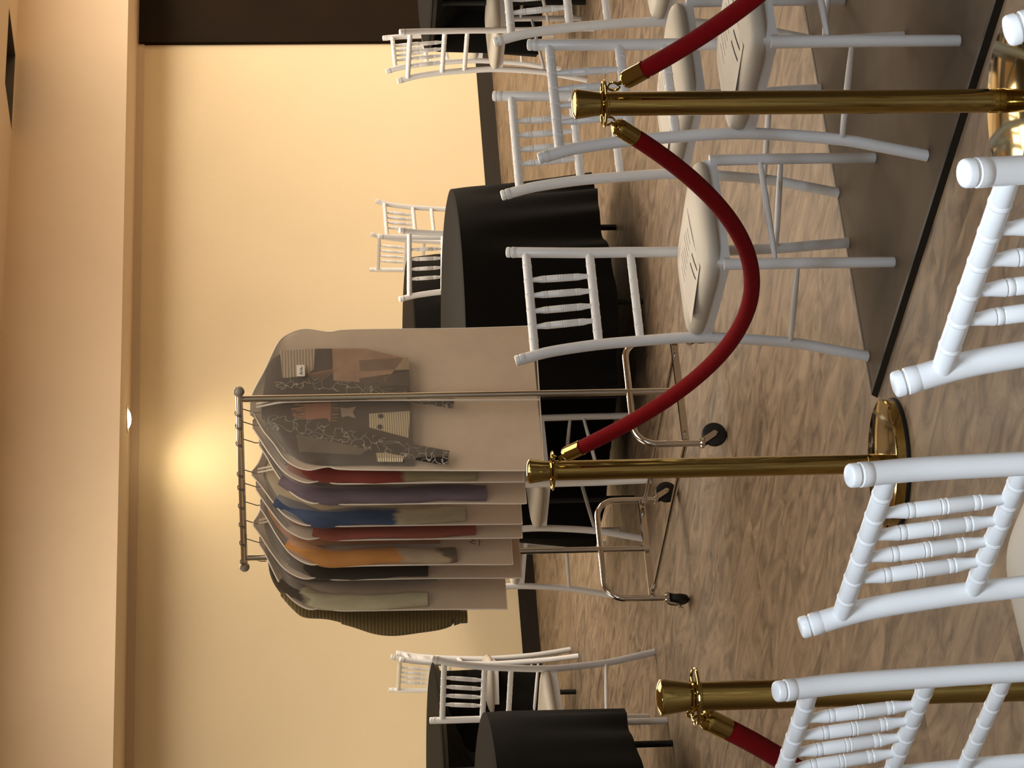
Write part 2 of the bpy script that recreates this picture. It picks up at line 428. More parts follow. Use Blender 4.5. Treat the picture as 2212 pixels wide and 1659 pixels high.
CH = [  # x, y, z, angle of the back's left-to-right line, label
    (.209, 6.868, FM, 34.2, 'white bamboo-style chair with seat paper, behind the sagging red rope'),
    (.675, 6.215, FM, 34.2, 'white bamboo-style chair standing partly behind the right brass post, seat paper facing'),
    (.659, 7.190, FM, 34.2, 'white bamboo-style chair just behind and right of the rope-crossed one'),
    (1.115, 7.505, 0, 34.2, 'white bamboo-style chair cut by the right border, nearest the round table there'),
    (.098, 2.586, 0, 124.5, 'close white bamboo-style chair in front of the brown mat corner'),
    (-.204, 3.099, 0, 124.5, 'close white bamboo-style chair with full spindled back below the middle brass post'),
    (-.502, 3.560, 0, 124.5, 'close white bamboo-style chair in front of the left brass post'),
    (.410, 2.140, 0, 124.5, 'white bamboo-style chair of which only a post tip shows, lower right corner'),
    (1.575, 12.574, 0, 124.3, 'far white bamboo-style chair facing the black table by the dark doorway, seat visible'),
    (1.765, 13.99, 0, 53.0, 'far white bamboo-style chair whose back peeks over the black table by the doorway'),
    (.592, 12.864, 0, 160.4, 'white bamboo-style chair pushed in behind the large black table, half hidden by its top'),
    (.824, 16.30, 0, -54.6, 'white bamboo-style chair by the wall behind the rear black table, left one of two'),
    (.965, 15.28, 0, 231.0, 'white bamboo-style chair by the wall with pale spindled back, right one of two'),
    (-.536, 10.946, 0, 133.9, 'white bamboo-style chair under the garment bags facing the large black table'),
    (-.870, 12.22, 0, 52.0, 'white bamboo-style chair behind the left end of the clothes rack, legs showing'),
    (-1.264, 10.896, 0, -37.0, 'white bamboo-style chair beside the two black tables at the left, side toward rack'),
    (-1.409, 13.694, 0, -89.5, 'far white bamboo-style chair seen edge-on beside the left rear black table'),
    (-1.600, 14.64, 0, -52.4, 'far white bamboo-style chair peeking over the left rear black table, low part hidden'),
]
proto = make_chair(); chairs = []
for i, (x, y, z, a, lb) in enumerate(CH):
    if i == 0:
        o = proto; o.location = (x, y, z); o.rotation_euler = (0, 0, math.radians(a)); o['label'] = lb
    else:
        o = dup(proto, (x, y, z), math.radians(a), lb)
    chairs.append(o)

# papers lying on the seats
def paper(i, cx, cy, rot, w, h, label):
    x, y, z, a, _ = CH[i]
    t = thing('paper_sheet', label, 'paper', (x, y, z), math.radians(a), 'printed sheets on the chair seats')
    cr, sr = math.cos(math.radians(rot)), math.sin(math.radians(rot))
    def P(u, v, dz):
        px, py = cx + u * cr - v * sr, cy + u * sr + v * cr
        return (px, py, max(ztop(px, py), .4795) + dz)
    b = MB(); n = 10; vs = []
    for dz in (.0016, .0026):
        for i_ in range(n + 1):
            for j in range(n + 1): vs.append(P((i_ / n - .5) * w, (j / n - .5) * h, dz))
    N2 = (n + 1) ** 2; fs = []
    for i_ in range(n):
        for j in range(n):
            q = [i_ * (n + 1) + j, (i_ + 1) * (n + 1) + j, (i_ + 1) * (n + 1) + j + 1, i_ * (n + 1) + j + 1]
            fs.append(tuple(q[::-1])); fs.append(tuple(k + N2 for k in q))
    rim = [k * (n + 1) for k in range(n + 1)] + [n * (n + 1) + k for k in range(1, n + 1)] + [k * (n + 1) + n for k in range(n - 1, -1, -1)] + [k for k in range(n - 1, 0, -1)]
    for k in range(len(rim)):
        p, q = rim[k], rim[(k + 1) % len(rim)]; fs.append((p, q, q + N2, p + N2))
    b.add(vs, fs); b.build('sheet', M['paper'], t, 60)
    b = MB()
    def stroke(u0, v0, u1, v1, th):
        for k in range(5):
            f0, f1 = k / 5, (k + 1) / 5
            p = [(u0 + (u1 - u0) * f, v0 + (v1 - v0) * f) for f in (f0, f1)]
            du, dv = u1 - u0, v1 - v0; l = math.hypot(du, dv); nx, ny = -dv / l * th / 2, du / l * th / 2
            b.hexa([P(p[0][0] - nx, p[0][1] - ny, .0027), P(p[1][0] - nx, p[1][1] - ny, .0027), P(p[1][0] + nx, p[1][1] + ny, .0027), P(p[0][0] + nx, p[0][1] + ny, .0027)],
                   [P(p[0][0] - nx, p[0][1] - ny, .0030), P(p[1][0] - nx, p[1][1] - ny, .0030), P(p[1][0] + nx, p[1][1] + ny, .0030), P(p[0][0] + nx, p[0][1] + ny, .0030)])
    stroke(-w * .36, h * .42, -w * .34, h * .12, .006); stroke(-w * .20, h * .42, -w * .18, h * .12, .006)
    for k in range(7): stroke(-w * .36 + k * w * .11, -h * .02, -w * .36 + k * w * .11, -h * (.30 + .05 * (k % 3)), .0012)
    b.build('print', M['ink'], t, 0)
paper(0, -.045, -.215, 100, .20, .22, 'white sheet with two bold black strokes on the chair behind the rope')
paper(1, -.025, -.215, 96, .21, .24, 'white sheet on the chair beside the right brass post')
paper(2, -.01, -.215, 95, .21, .24, 'white sheet on the chair behind the right brass post')
paper(5, .03, -.20, 95, .20, .24, 'white sheet on the close chair below the middle brass post')

# ------------------------------------------------------------------ round tables under black cloths
def round_table(c, label, clabel, hem, legs, dip=0.0, dipdir=0, seed=0, flare=.045, R=.76, pleat=.034, push=(), hpush=.9, tuck=None):
    t = thing('round_table', label, 'table', (c[0], c[1], 0), 0, 'round banquet tables')
    b = MB(); b.lathe([(.001, .735), (R - .012, .735), (R - .008, .740), (R - .008, .756), (R - .012, .759), (.001, .759)], 48); b.build('tabletop', M['table'], t)
    for a in legs:
        ca, sa = math.cos(a), math.sin(a)
        b = MB(); b.tube([(.64 * ca, .64 * sa, 0), (.64 * ca, .64 * sa, .735)], .0135, 12); b.build('leg', M['rubber'], t)
    rnd = random.Random(seed)
    n = 240; m = 18
    ph = [rnd.random() * 2 * PI for _ in range(4)]
    # where a chair is pushed under the table the cloth gives way behind it
    lim = [9.0] * n
    for ci, xa, xb in push:
        cx_, cy_, _, ang, _ = CH[ci]; ca, sa = math.cos(math.radians(ang)), math.sin(math.radians(ang))
        for k in range(n):
            a = 2 * PI * k / n; r = .95
            rr_ = 9.0
            while r > .2:
                px, py = c[0] + r * math.cos(a) - cx_, c[1] + r * math.sin(a) - cy_
                lx, ly = px * ca + py * sa, -px * sa + py * ca
                if xa < lx < xb and -.445 < ly < .06: rr_ = r - .02
                r -= .02
            lim[k] = min(lim[k], rr_)
    if tuck:
        for k in range(n):
            a = math.degrees(2 * PI * k / n); a = a - 360 if a > 180 else a
            if tuck[0] < a < tuck[1]: lim[k] = min(lim[k], tuck[2])
    w_ = 5
    lim = [min(lim[(k + j) % n] for j in range(-3, 4)) for k in range(n)]
    lim = [min(v, .88) for v in lim]
    for _ in range(2): lim = [min(lim[k], sum(lim[(k + j) % n] for j in range(-w_, w_ + 1)) / (2 * w_ + 1)) for k in range(n)]
    vs = []; fs = []
    rows = [(0.0, .7655), (.3, .7655), (.6, .7655), (.93, .7650), (.975, .7635)]
    for q, z in rows:
        for k in range(n):
            a = 2 * PI * k / n; vs.append((max(q, .001) * R * math.cos(a), max(q, .001) * R * math.sin(a), z))
    for j in range(m + 1):
        f = j / m
        for k in range(n):
            a = 2 * PI * k / n
            hz = hem - dip * max(0, math.cos(a - dipdir)) ** 1.6 + .012 * math.sin(7 * a + ph[0])
            g = f ** 1.4
            pl = math.sin(17 * a + ph[1] + .9 * math.sin(3 * a + ph[2])) * .5 + .5 * math.sin(26 * a + ph[3])
            r = R + .003 + flare * f + g * pleat * pl + .004 * min(1, f * 8)
            if lim[k] < r: r += (lim[k] + .006 * pl - r) * min(1, f / .30) ** .8
            hz += (min(hz, hpush) - hz) * min(1, max(0, (R - lim[k]) / .2))
            z = .757 - (.757 - hz) * f if f > 0 else .7585
            vs.append((r * math.cos(a), r * math.sin(a), z))
    tot = len(rows) + m + 1
    for i in range(tot - 1):
        for k in range(n):
            l = (k + 1) % n
            fs.append((i * n + k, i * n + l, (i + 1) * n + l, (i + 1) * n + k))
    fs = [q[::-1] for q in fs]
    b = MB(); b.add(vs, fs)
    o = b.build('tablecloth', M['cloth'], None, 60); o.location = (c[0], c[1], 0)
    tag(o, clabel, 'tablecloth', 'black round tablecloths')
    return t
round_table((.095, 11.55), 'large round table under black cloth behind the clothes rack, slim leg at its right', 'black floor-length cloth draped over the large round table behind the rack', .165, (.35, 1.9, 3.5, 5.1), .035, -1.95, 1, push=((10, -.215, .215), (13, -.215, .215), (14, -.215, .215)), hpush=.095)
round_table((0.0, 15.1), 'round table under black cloth at the wall behind the large one', 'black cloth over the small-looking far table just right of the garment bags', .18, (.6, 2.2, 3.7, 5.3), 0, 0, 2, R=.73, push=((11, -.215, .215), (12, -.215, .215)))
round_table((2.42, 13.0), 'round table under black cloth at the right border by the dark doorway', 'black cloth on the table at the right border by the doorway', .19, (.4, 2.0, 3.6, 5.2), 0, 0, 3, flare=.02, push=((8, -.215, .215), (9, -.215, .215)))
round_table((-2.17, 13.35), 'round table under black cloth at the far left, rear one of two', 'black cloth on the rear one of the two tables at the left', .20, (.5, 2.1, 3.6, 5.2), 0, 0, 4, flare=.0, pleat=.02, push=((15, -.215, .215),), tuck=(-62, 14, .30))
round_table((-2.03, 10.12), 'round table under short black cloth at the left border, dark leg showing', 'short black cloth on the front one of the two tables at the left', .225, (.38, 1.9, 3.5, 5.1), 0, 0, 5, flare=-.005, pleat=.014, push=((15, -.215, .215),))

# ------------------------------------------------------------------ stanchions and velvet ropes
def make_stanchion():
    t = thing('stanchion', '-', 'stanchion', group='brass rope stanchions'); Bm = M['brass']
    b = MB(); b.lathe([(.001, .008), (.160, .008), (.1625, .010), (.1625, .031), (.160, .0345), (.150, .036), (.10, .0395), (.05, .043), (.001, .044)], 64); b.build('base', Bm, t, 30)
    b = MB(); b.lathe([(.140, 0), (.165, 0), (.1665, .004), (.165, .0095), (.140, .0095)], 64); b.build('rubber_rim', M['rubber'], t)
    b = MB(); b.lathe([(.0256, .040), (.0256, .056), (.0249, .0565), (.0249, .0572), (.0256, .0577), (.0254, .074), (.0247, .0745), (.0247, .862)], 40); b.build('pole', Bm, t, 30)
    b = MB(); b.lathe([(.0247, .862), (.0262, .8635), (.0262, .868), (.0242, .8695), (.0262, .8715), (.0262, .876), (.0240, .8785), (.0243, .884), (.0275, .905), (.0305, .926), (.0312, .929), (.0305, .9315), (.0225, .9355), (.011, .9375), (.001, .938)], 48); b.build('finial', Bm, t, 30)
    b = MB()
    b.tube([(.0475 * math.cos(a), .0475 * math.sin(a), .8715) for a in [2 * PI * k / 48 for k in range(48)]], .0026, 8, closed=True)
    for a in (0, PI / 2, PI, 3 * PI / 2):
        b.tube([(.025 * math.cos(a), .025 * math.sin(a), .8715), (.0475 * math.cos(a), .0475 * math.sin(a), .8715)], .0022, 6)
    b.build('hook_ring', Bm, t)
    return t
PA = Vector((.570, 5.36, 0)); PB = Vector((-.218, 6.548, 0)); PC = Vector((-.53, 4.385, 0)); PE = PC + Vector((-.63, .78, 0)) * 1.37; PD = PA + (PA - PB)
st0 = make_stanchion()
st0.location = PA; st0.scale = (1, 1, 1.0105); st0['label'] = 'tall brass stanchion at the right holding two red ropes'
dup(st0, PB, .3, 'brass stanchion in the middle in front of the clothes rack').scale = (1, 1, 1)
dup(st0, PC, .9, 'brass stanchion at the left behind the close white chairs').scale = (1, 1, 1)

dup(st0, PD, .5, 'brass stanchion beyond the right border, holding the far end of a red rope').scale = (1, 1, 1)
dup(st0, PE, .2, 'brass stanchion beyond the left border, holding the far end of a red rope').scale = (1, 1, 1)

def rope(p, q, label, sag=.40):
    d = (q - p); Ln = d.length; d = d.normalized(); zr = .876
    t = thing('velvet_rope', label, 'rope', p, math.atan2(d.y, d.x), 'red velvet ropes')
    a0, a1 = .047, Ln - .047; mid = Ln / 2; hl = mid - a0
    def pt(s): return Vector((s, 0, zr - sag + sag * ((s - mid) / hl) ** 2))
    N_ = 60; ss = [a0 + (a1 - a0) * k / N_ for k in range(N_ + 1)]
    full = [pt(s) for s in ss]
    # arc length positions
    acc = [0]
    for i in range(1, len(full)): acc.append(acc[-1] + (full[i] - full[i - 1]).length)
    tot = acc[-1]
    def al(x):
        for i in range(1, len(acc)):
            if acc[i] >= x:
                k = (x - acc[i - 1]) / (acc[i] - acc[i - 1]); return full[i - 1].lerp(full[i], k)
        return full[-1]
    m = 70; h0 = .082
    b = MB(); ps = [al(h0 + (tot - 2 * h0) * k / m) for k in range(m + 1)]
    rr = [.0155] + [.0185] * (m - 1) + [.0155]
    b.tube(ps, rr, 20); b.build('rope_body', M['velvet'], t, 60)
    for sgn in (0, 1):
        f = (lambda x: al(x)) if sgn == 0 else (lambda x: al(tot - x))
        u = (f(.09) - f(.04)).normalized(); o = f(.035)
        b = MB(); pr = [(-.001, .004), (.0, .0085), (.002, .010), (.003, .0145), (.007, .0178), (.014, .0192), (.052, .0192), (.0545, .0198), (.056, .0196)]
        b.tube([o + u * x for x, r in pr], [r for x, r in pr], 24); e = b.build('end_cap', M['brass'], t, 35)
        b = MB(); cen = o - u * .012
        side = Vector((0, 1, 0)); up = u.cross(side)
        b.tube([o - u * .001, o - u * .014], [.0045, .0035], 8)
        hk = [cen - u * .010 + (-u * math.cos(a) + up * math.sin(a)) * .0125 for a in [-2.3 + 4.9 * k / 16 for k in range(17)]]
        b.tube(hk, .0024, 8)
        b.tube([cen + up * .002, cen + up * .013 - u * .004], [.003, .0018], 8)
        b.build('snap_hook', M['brass'], t, 40)
    return t
rope(PA, PB, 'red velvet rope sagging between the middle and right brass posts')
rope(PA, PD, 'red velvet rope leaving the right post toward the right border')
rope(PC, PE, 'red velvet rope hanging from the left brass post to the left border')

# ------------------------------------------------------------------ clothes rack
RA = math.radians(34.5); RO = (-.035, 9.10, 0)
rack = thing('clothes_rack', 'chrome rolling clothes rack loaded with garment bags', 'clothes rack', RO, RA)
CHR = M['chrome']; LB = 1.06; ZR = 1.672
def cast(x, y, rz, brake):
    c = D.objects.new('caster', None)
    b = MB()
    b.tube([(0, 0, .088), (0, 0, .125)], .011, 12); b.lathe([(.001, .082), (.017, .082), (.019, .086), (.019, .093), (.015, .097), (.001, .097)], 20)
    for s in (-1, 1):
        y0 = s * .0165
        b.hexa([(-.012, y0 - .0015, .088), (.014, y0 - .0015, .088), (.041, y0 - .0015, .046), (.033, y0 - .0015, .034), (.021, y0 - .0015, .040)],
               [(-.012, y0 + .0015, .088), (.014, y0 + .0015, .088), (.041, y0 + .0015, .046), (.033, y0 + .0015, .034), (.021, y0 + .0015, .040)])
        b.tube([(.031, y0, .042), (.031, y0 + s * .005, .042)], .006, 10)
    b.box(-.012, .014, -.018, .018, .081, .084)
    M4 = Matrix.Translation((x, y, 0)) @ Matrix.Rotation(rz, 4, 'Z')
    b.v = [tuple(M4 @ Vector(p)) for p in b.v]
    f = b.build('caster', CHR, rack, 35)
    w = MB(); nn = 28; pr = [(.012, -.013), (.036, -.013), (.041, -.010), (.0445, 0), (.041, .010), (.036, .013), (.012, .013)]
    vs = []; fs = []
    for r, yy in pr:
        for k in range(nn):
            a = 2 * PI * k / nn; vs.append(tuple(M4 @ Vector((.031 + r * math.cos(a), yy, .0445 + r * math.sin(a)))))
    for i in range(len(pr) - 1):
        for k in range(nn): fs.append((i * nn + k, i * nn + (k + 1) % nn, (i + 1) * nn + (k + 1) % nn, (i + 1) * nn + k))
    fs += [tuple(range(nn))[::-1], tuple(range((len(pr) - 1) * nn, len(pr) * nn))]
    w.add(vs, fs); w.build('wheel', M['rubber'], f, 35)
    if brake:
        l = MB(); l.tube([(.035, .020, .040), (.047, .024, .030), (.052, .027, .022)], [.004, .003, .002], 8); l.tube([(.035, .020, .040), (.060, .024, .036)], [.003, .002], 8)
        l.v = [tuple(M4 @ Vector(p)) for p in l.v]; l.build('brake_lever', CHR, f)
    D.objects.remove(c)
for yy in (0, LB):
    hw = .218; rc = .075; top = .322
    pts = [(-hw, yy, .105), (-hw, yy, top - rc)]
    pts += [(-hw + rc - rc * math.cos(a), yy, top - rc + rc * math.sin(a)) for a in [PI / 2 * k / 8 for k in range(1, 9)]]
    pts += [(hw - rc + rc * math.sin(a), yy, top - rc + rc * math.cos(a)) for a in [PI / 2 * k / 8 for k in range(0, 9)]]
    pts += [(hw, yy, .105)]
    b = MB(); b.tube(pts, .0115, 14); b.build('end_frame', CHR, rack, 50)
    b = MB(); b.box(-hw + .008, hw - .008, yy - .0015 + .010, yy + .0015 + .010, .130, .156)
    for s in (-1, 1): b.tube([(s * .165, yy + .008, .143), (s * .165, yy - .004, .143)], .004, 8)
    b.box(-hw + .008, hw - .008, yy - .010, yy + .010, .153, .156)
    b.build('cross_bar', CHR, rack, 0)
    b = MB(); b.tube([(0, yy, .135), (0, yy, ZR - .005)], .0118, 16)
    for z in (.62, 1.05, 1.45): b.tube([(0, yy, z), (0, yy, z + .004)], .0123, 16)
    b.build('post', CHR, rack, 40)
b = MB(); b.tube([(0, -.035, ZR), (0, LB + .06, ZR)], .0125, 16); b.build('top_rail', CHR, rack, 40)
for yy in (-.045, LB + .068):
    b = MB(); b.tube([(0, yy + dy, ZR) for dy in (-.017, -.013, -.007, 0, .007, .013, .017)], [.003, .012, .0175, .0195, .0175, .012, .003], 20); b.build('end_knob', M['cap'], rack, 60)
for s in (-1, 1):
    b = MB(); b.tube([(s * .190, .006, .138), (s * .190, LB * .52, .138)], .0085, 12); b.tube([(s * .190, LB * .52, .138), (s * .190, LB - .006, .138)], .0070, 12)
    b.tube([(s * .190, LB - .06, .138), (s * .190, LB - .03, .138)], .0105, 12); b.tube([(s * .190, LB * .25, .146), (s * .190, LB * .25, .148)], .003, 8)
    b.build('bottom_rail', CHR, rack, 40)
cast(-.218, 0, -.15, True); cast(.218, 0, .35, False); cast(-.218, LB, 1.35, True); cast(.218, LB, -.05, False)

# ------------------------------------------------------------------ garment bags, hangers and clothes
def bounds(outL, outR):
    """left and right edge as functions of height; each list runs from top to bottom [(x, z)]"""
    def f(lst, z):
        if z >= lst[0][1]: return lst[0][0]
        for a, b in zip(lst, lst[1:]):
            if b[1] <= z <= a[1]:
                k = 0 if a[1] == b[1] else (a[1] - z) / (a[1] - b[1]); return a[0] + (b[0] - a[0]) * k
        return lst[-1][0]
    return (lambda z: f(outL, z)), (lambda z: f(outR, z))
def smooth2(lst, n=5): return [(p.x, p.z) for p in catmull([(x, 0, z) for x, z in lst], n)]
def shell(outL, outR, depth, nz=44, nx=16, wr=.004, sd=0, closed_bottom=True, zt=None, zb=None, front=True, back=True, taper=.35, pw=3.5):
    """puffed sheet between the two edges; y = -depth is the front"""
    L_, R_ = bounds(outL, outR); zt = zt or outL[0][1]; zb = zb or outL[-1][1]
    mb = MB()
    for sg in ([-1] if front else []) + ([1] if back else []):
        vs = []
        for i in range(nz + 1):
            f = i / nz; z = zt + (zb - zt) * f
            l, r = L_(z), R_(z)
            for j in range(nx + 1):
                u = -math.cos(PI * j / nx); x = (l + r) / 2 + (r - l) / 2 * u
                d = depth * (1 - abs(u) ** pw) * min(1, .25 + f * 9) * (1 - (1 - taper) * max(0, f - .35) / .65)
                d += wr * (1 - abs(u) ** 4) * (noise.noise(Vector((x * 9 + sd, z * 4, sg * 3 + sd))) + .5 * noise.noise(Vector((x * 25, z * 9 + sd, sg))))
                vs.append((x, sg * max(d, .0008), z))
        w = nx + 1; fs = []
        for i in range(nz):
            for j in range(nx):
                q = (i * w + j, (i + 1) * w + j, (i + 1) * w + j + 1, i * w + j + 1)
                fs.append(q if sg < 0 else q[::-1])
        mb.add(vs, fs)
    return mb

def hook_path(w0, zn):
    r = .0155
    return [(w0, 0, zn), (w0, 0, zn + .02), (w0 + .016, 0, ZR - .012)] + [(w0 + r * math.cos(a), 0, ZR + r * math.sin(a)) for a in [PI * k / 10 for k in range(0, 11)]] + [(w0 - r, 0, ZR - .008)]
def hanger(tp, label, sh=.165, zsh=1.515, zn=1.60):
    t = thing('clothes_hanger', label, 'hanger', Vector(RO) + Vector((-math.sin(RA), math.cos(RA), 0)) * tp, RA, 'hangers on the clothes rack')
    b = MB(); b.tube(hook_path(0, zn), .0019, 8); b.build('hook', M['hook'], t, 60)
    b = MB(); b.tube(catmull([(-sh, 0, zsh), (-.09, 0, zsh + .045), (0, 0, zn - .012), (.09, 0, zsh + .045), (sh, 0, zsh)], 5), .0065, 10); b.build('shoulder_bar', M['hook'], t, 60)
    return t

TS = [.085, .165, .275, .475, .565, .69, .82, .95]
WL = [-.245, -.250, -.266, -.231, -.234, -.267, -.248, -.304]
ZB = [.632, .696, .682, .680, .674, .701, .660, .708]
BL = ['frosted garment bag at the front of the rack holding the patchwork dark jacket', 'frosted garment bag second from the rack front, red sleeve inside',
      'frosted garment bag with greyish purple sleeve inside', 'frosted garment bag with blue sleeve inside', 'frosted garment bag with dusty red sleeve inside',
      'frosted garment bag with orange sleeve inside', 'frosted garment bag with charcoal sleeve inside', 'frosted garment bag with cream sleeve, last before the olive sweater']
WR = [.345, .34, .335, .33, .33, .325, .33, .32]
dirL = Vector((-math.sin(RA), math.cos(RA), 0))
for k, tp in enumerate(TS):
    gap = min((TS[k] - TS[k - 1]) if k else .2, (TS[k + 1] - TS[k]) if k < 7 else .2)
    dep = min(.040, gap * .44)
    o = Vector(RO) + dirL * tp
    t = thing('garment_bag', BL[k], 'garment bag', o, RA, 'frosted garment bags on the rack')
    wl, zb = WL[k], ZB[k]; jz = .012 * math.sin(k * 2.3)
    if k == 0:
        eL = [(-.010, 1.634), (.000, 1.626), (-.075, 1.592), (-.130, 1.556), (-.203, 1.512), (-.240, 1.445), (-.229, 1.372), (-.243, 1.292), (-.258, .832), (-.262, .66), (-.262, .632)]
        eR = [(.050, 1.634), (.092, 1.622), (.185, 1.580), (.293, 1.535), (.333, 1.494), (.352, 1.436), (.337, 1.350), (.346, 1.273), (.345, .877), (.350, .64), (.350, .632)]
    else:
        r = random.Random(k)
        z = lambda v: v + jz
        eL = [(-.012, z(1.618)), (-.050, z(1.598)), (wl * .52, z(1.556)), (wl * .80, z(1.508)), (wl * .96, z(1.442)), (wl * (.93), z(1.375)), (wl * .99, z(1.335)), (wl, 1.20), (wl * 1.01, .95), (wl * (1.02 + .02 * r.random()), zb + .03), (wl * 1.03, zb)]
        wr_ = WR[k]
        eR = [(.022, z(1.618)), (.060, z(1.598)), (wr_ * .55, z(1.565)), (wr_ * .82, z(1.52)), (wr_ * .97, z(1.45)), (wr_ * .95, z(1.375)), (wr_ * .99, z(1.33)), (wr_, 1.20), (wr_, .95), (wr_, zb + .03), (wr_, zb)]
        if k in (3, 6): eL = [(-.008, 1.634)] + eL[1:]; eR = [(.010, 1.634)] + eR[1:]
    sl, sr = smooth2(eL, 5), smooth2(eR, 5)
    # keep heights strictly falling
    def mono(l):
        out = [l[0]]
        for p in l[1:]: out.append((p[0], min(p[1], out[-1][1] - 1e-4)))
        return out
    sl, sr = mono(sl), mono(sr)
    shell(sl, sr, dep, sd=k * 3.1, wr=.0035 if dep > .03 else .002, back=False, taper=.9 if k == 0 else .45, pw=9 if k == 0 else 3.5).build('front_panel', M['film'], t, 0 if False else 80)
    shell(sl, sr, dep, sd=k * 3.1, wr=.002, front=False).build('back_panel', M['bags_back'], t, 80)
    loop = [(x, 0, z_) for x, z_ in sl] + [(x, 0, z_) for x, z_ in sr[::-1]]
    b = MB(); b.tube(loop, .0026 if k else .0024, 6, closed=True); b.build('piping', M['piping'], t, 60)
    zc = (sl[0][0] + sr[0][0]) / 2
    b = MB(); nn = 30; zp = []
    for i in range(nn + 1):
        f = i / nn; zz = sl[0][1] - .02 + (sl[-1][1] - sl[0][1] + .02) * f
        dd = dep * min(1, .25 + f * 9) * (1 - (.15 if k == 0 else .55) * max(0, f - .35) / .65)
        zp.append((zc + .004 * math.sin(f * 5 + k), -dd - .003, zz))
    
    for dx_ in (-.007, .007): b.tube([(x + dx_, y - .002, z_) for x, y, z_ in zp], [(.0028, .0042)] * len(zp), 8, flat=(0, -1, 0))
    b.build('zipper', M['piping'], t, 60)
    if k == 0:
        # small white name tag with a handwritten word
        b = MB(); b.box(.119, .166, -dep - .0105, -dep - .0095, 1.444, 1.472); tg = b.build('name_tag', M['paper'], t, 0)
        tg['label'] = 'small white tag with a handwritten name'
        yy = -dep - .0112
        b = MB()
        for st in ([(.124, 1.450), (.1295, 1.4635), (.1345, 1.451)], [(.126, 1.4555), (.1335, 1.4565)], [(.1375, 1.451), (.139, 1.459), (.1425, 1.4605)], [(.1440, 1.451), (.1455, 1.4595), (.1490, 1.452), (.1510, 1.4600), (.1545, 1.4520), (.1590, 1.4535)]):
            b.tube([(x, yy, z_) for x, z_ in st], .0009, 6)
        b.build('handwriting', M['ink'], tg, 60)
    if k == 5:
        yy = -dep * .5 - .010
        b = MB()
        for st in ([(-.205, .835), (-.195, .855), (-.188, .832)], [(-.186, .842), (-.176, .858), (-.170, .838), (-.160, .850)], [(-.212, .82), (-.190, .818), (-.165, .826)]):
            b.tube([(x, yy, z_) for x, z_ in st], .0012, 6)
        b.build('handwriting', M['ink'], t, 60)

HL = ['wire hanger nearest the front of the rack', 'second wire hanger along the rail', 'third wire hanger along the rail', 'fourth wire hanger at the middle of the rail',
      'fifth wire hanger along the rail', 'sixth wire hanger along the rail', 'seventh wire hanger along the rail', 'eighth wire hanger near the rear knob of the rail']
for k, tp in enumerate(TS): hanger(tp, HL[k] + ', hooked above its garment bag')

# clothes inside the bags
def poly(mb, pts, y, th=.0015):
    mb.hexa([(x, y + th, z) for x, z in pts][::-1], [(x, y, z) for x, z in pts][::-1])
def sleeve(name, path, rad, m, parent, dy=1.0):
    b = MB(); p = catmull([(x, y, z) for x, y, z in path], 6)
    n = len(p); rr = []
    for i in range(n):
        f = i / (n - 1) * (len(rad) - 1); a = int(min(f, len(rad) - 2)); q = f - a
        r = rad[a] * (1 - q) + rad[a + 1] * q; rr.append((r * dy, r))
    b.tube(p, rr, 14, flat=(0, 1, 0)); return b.build(name, m, parent, 70)

dk = fab('charcoal_cotton', (58, 50, 43)); 
jk = thing('patchwork_jacket', 'dark patchwork jacket with scribble-print sleeves inside the front garment bag', 'jacket', Vector(RO) + dirL * TS[0], RA)
dpt = .016
shell(smooth2([(-.02, 1.596), (-.09, 1.560), (-.185, 1.490), (-.222, 1.40), (-.224, 1.25), (-.232, 1.102), (-.232, 1.078)]), smooth2([(.03, 1.596), (.16, 1.582), (.238, 1.540), (.262, 1.45), (.262, 1.30), (.220, 1.10), (.216, 1.070)]), dpt, nz=26, nx=12, wr=.002, taper=.9).build('jacket_body', dk, jk, 80)
P_ = lambda c, n='patch': fab(n, c)
for nm, col, pts, kn in (
    ('patch', (168, 152, 128), [(.245, 1.528), (.250, 1.406), (.164, 1.412), (.121, 1.458), (.131, 1.522)], 'white_knit'),
    ('patch', (158, 130, 110), [(.250, 1.345), (.248, 1.227), (.205, 1.095), (.099, 1.168), (.113, 1.345)], None),
    ('patch', (160, 145, 120), [(.198, 1.253), (.208, 1.080), (.156, 1.076), (.150, 1.250)], None),
    ('patch', (64, 56, 50), [(.121, 1.256), (.147, 1.080), (.087, 1.076), (.085, 1.249)], None),
    ('patch', (150, 104, 84), [(.018, 1.448), (.022, 1.356), (-.061, 1.360), (-.042, 1.372), (-.050, 1.445)], None),
    ('patch', (188, 180, 150), [(-.028, 1.226), (-.020, 1.083), (-.131, 1.094), (-.084, 1.228)], 'cream_knit'),
    ('patch', (172, 166, 138), [(-.190, 1.207), (-.193, 1.109), (-.229, 1.118), (-.226, 1.205)], 'cream_knit'),
    ('patch', (98, 92, 82), [(-.106, 1.480), (-.119, 1.336), (-.176, 1.235), (-.197, 1.262), (-.179, 1.470)], None),
    ('patch', (150, 140, 128), [(.0, 1.325), (-.004, 1.30), (.003, 1.27), (-.022, 1.282), (-.045, 1.272), (-.035, 1.30), (-.042, 1.32)], None)):
    b = MB(); poly(b, pts, -dpt - .0062, .0022); b.build(nm, M[kn] if kn else P_(col), jk, 0)
b = MB()
for (x, z) in ((-.040, 1.186), (-.084, 1.191)): b.tube([(x, -dpt - .0062, z), (x, -dpt - .0085, z)], .009, 16)
b.build('button', M['ink'], jk)
b = MB()
rnd = random.Random(3)
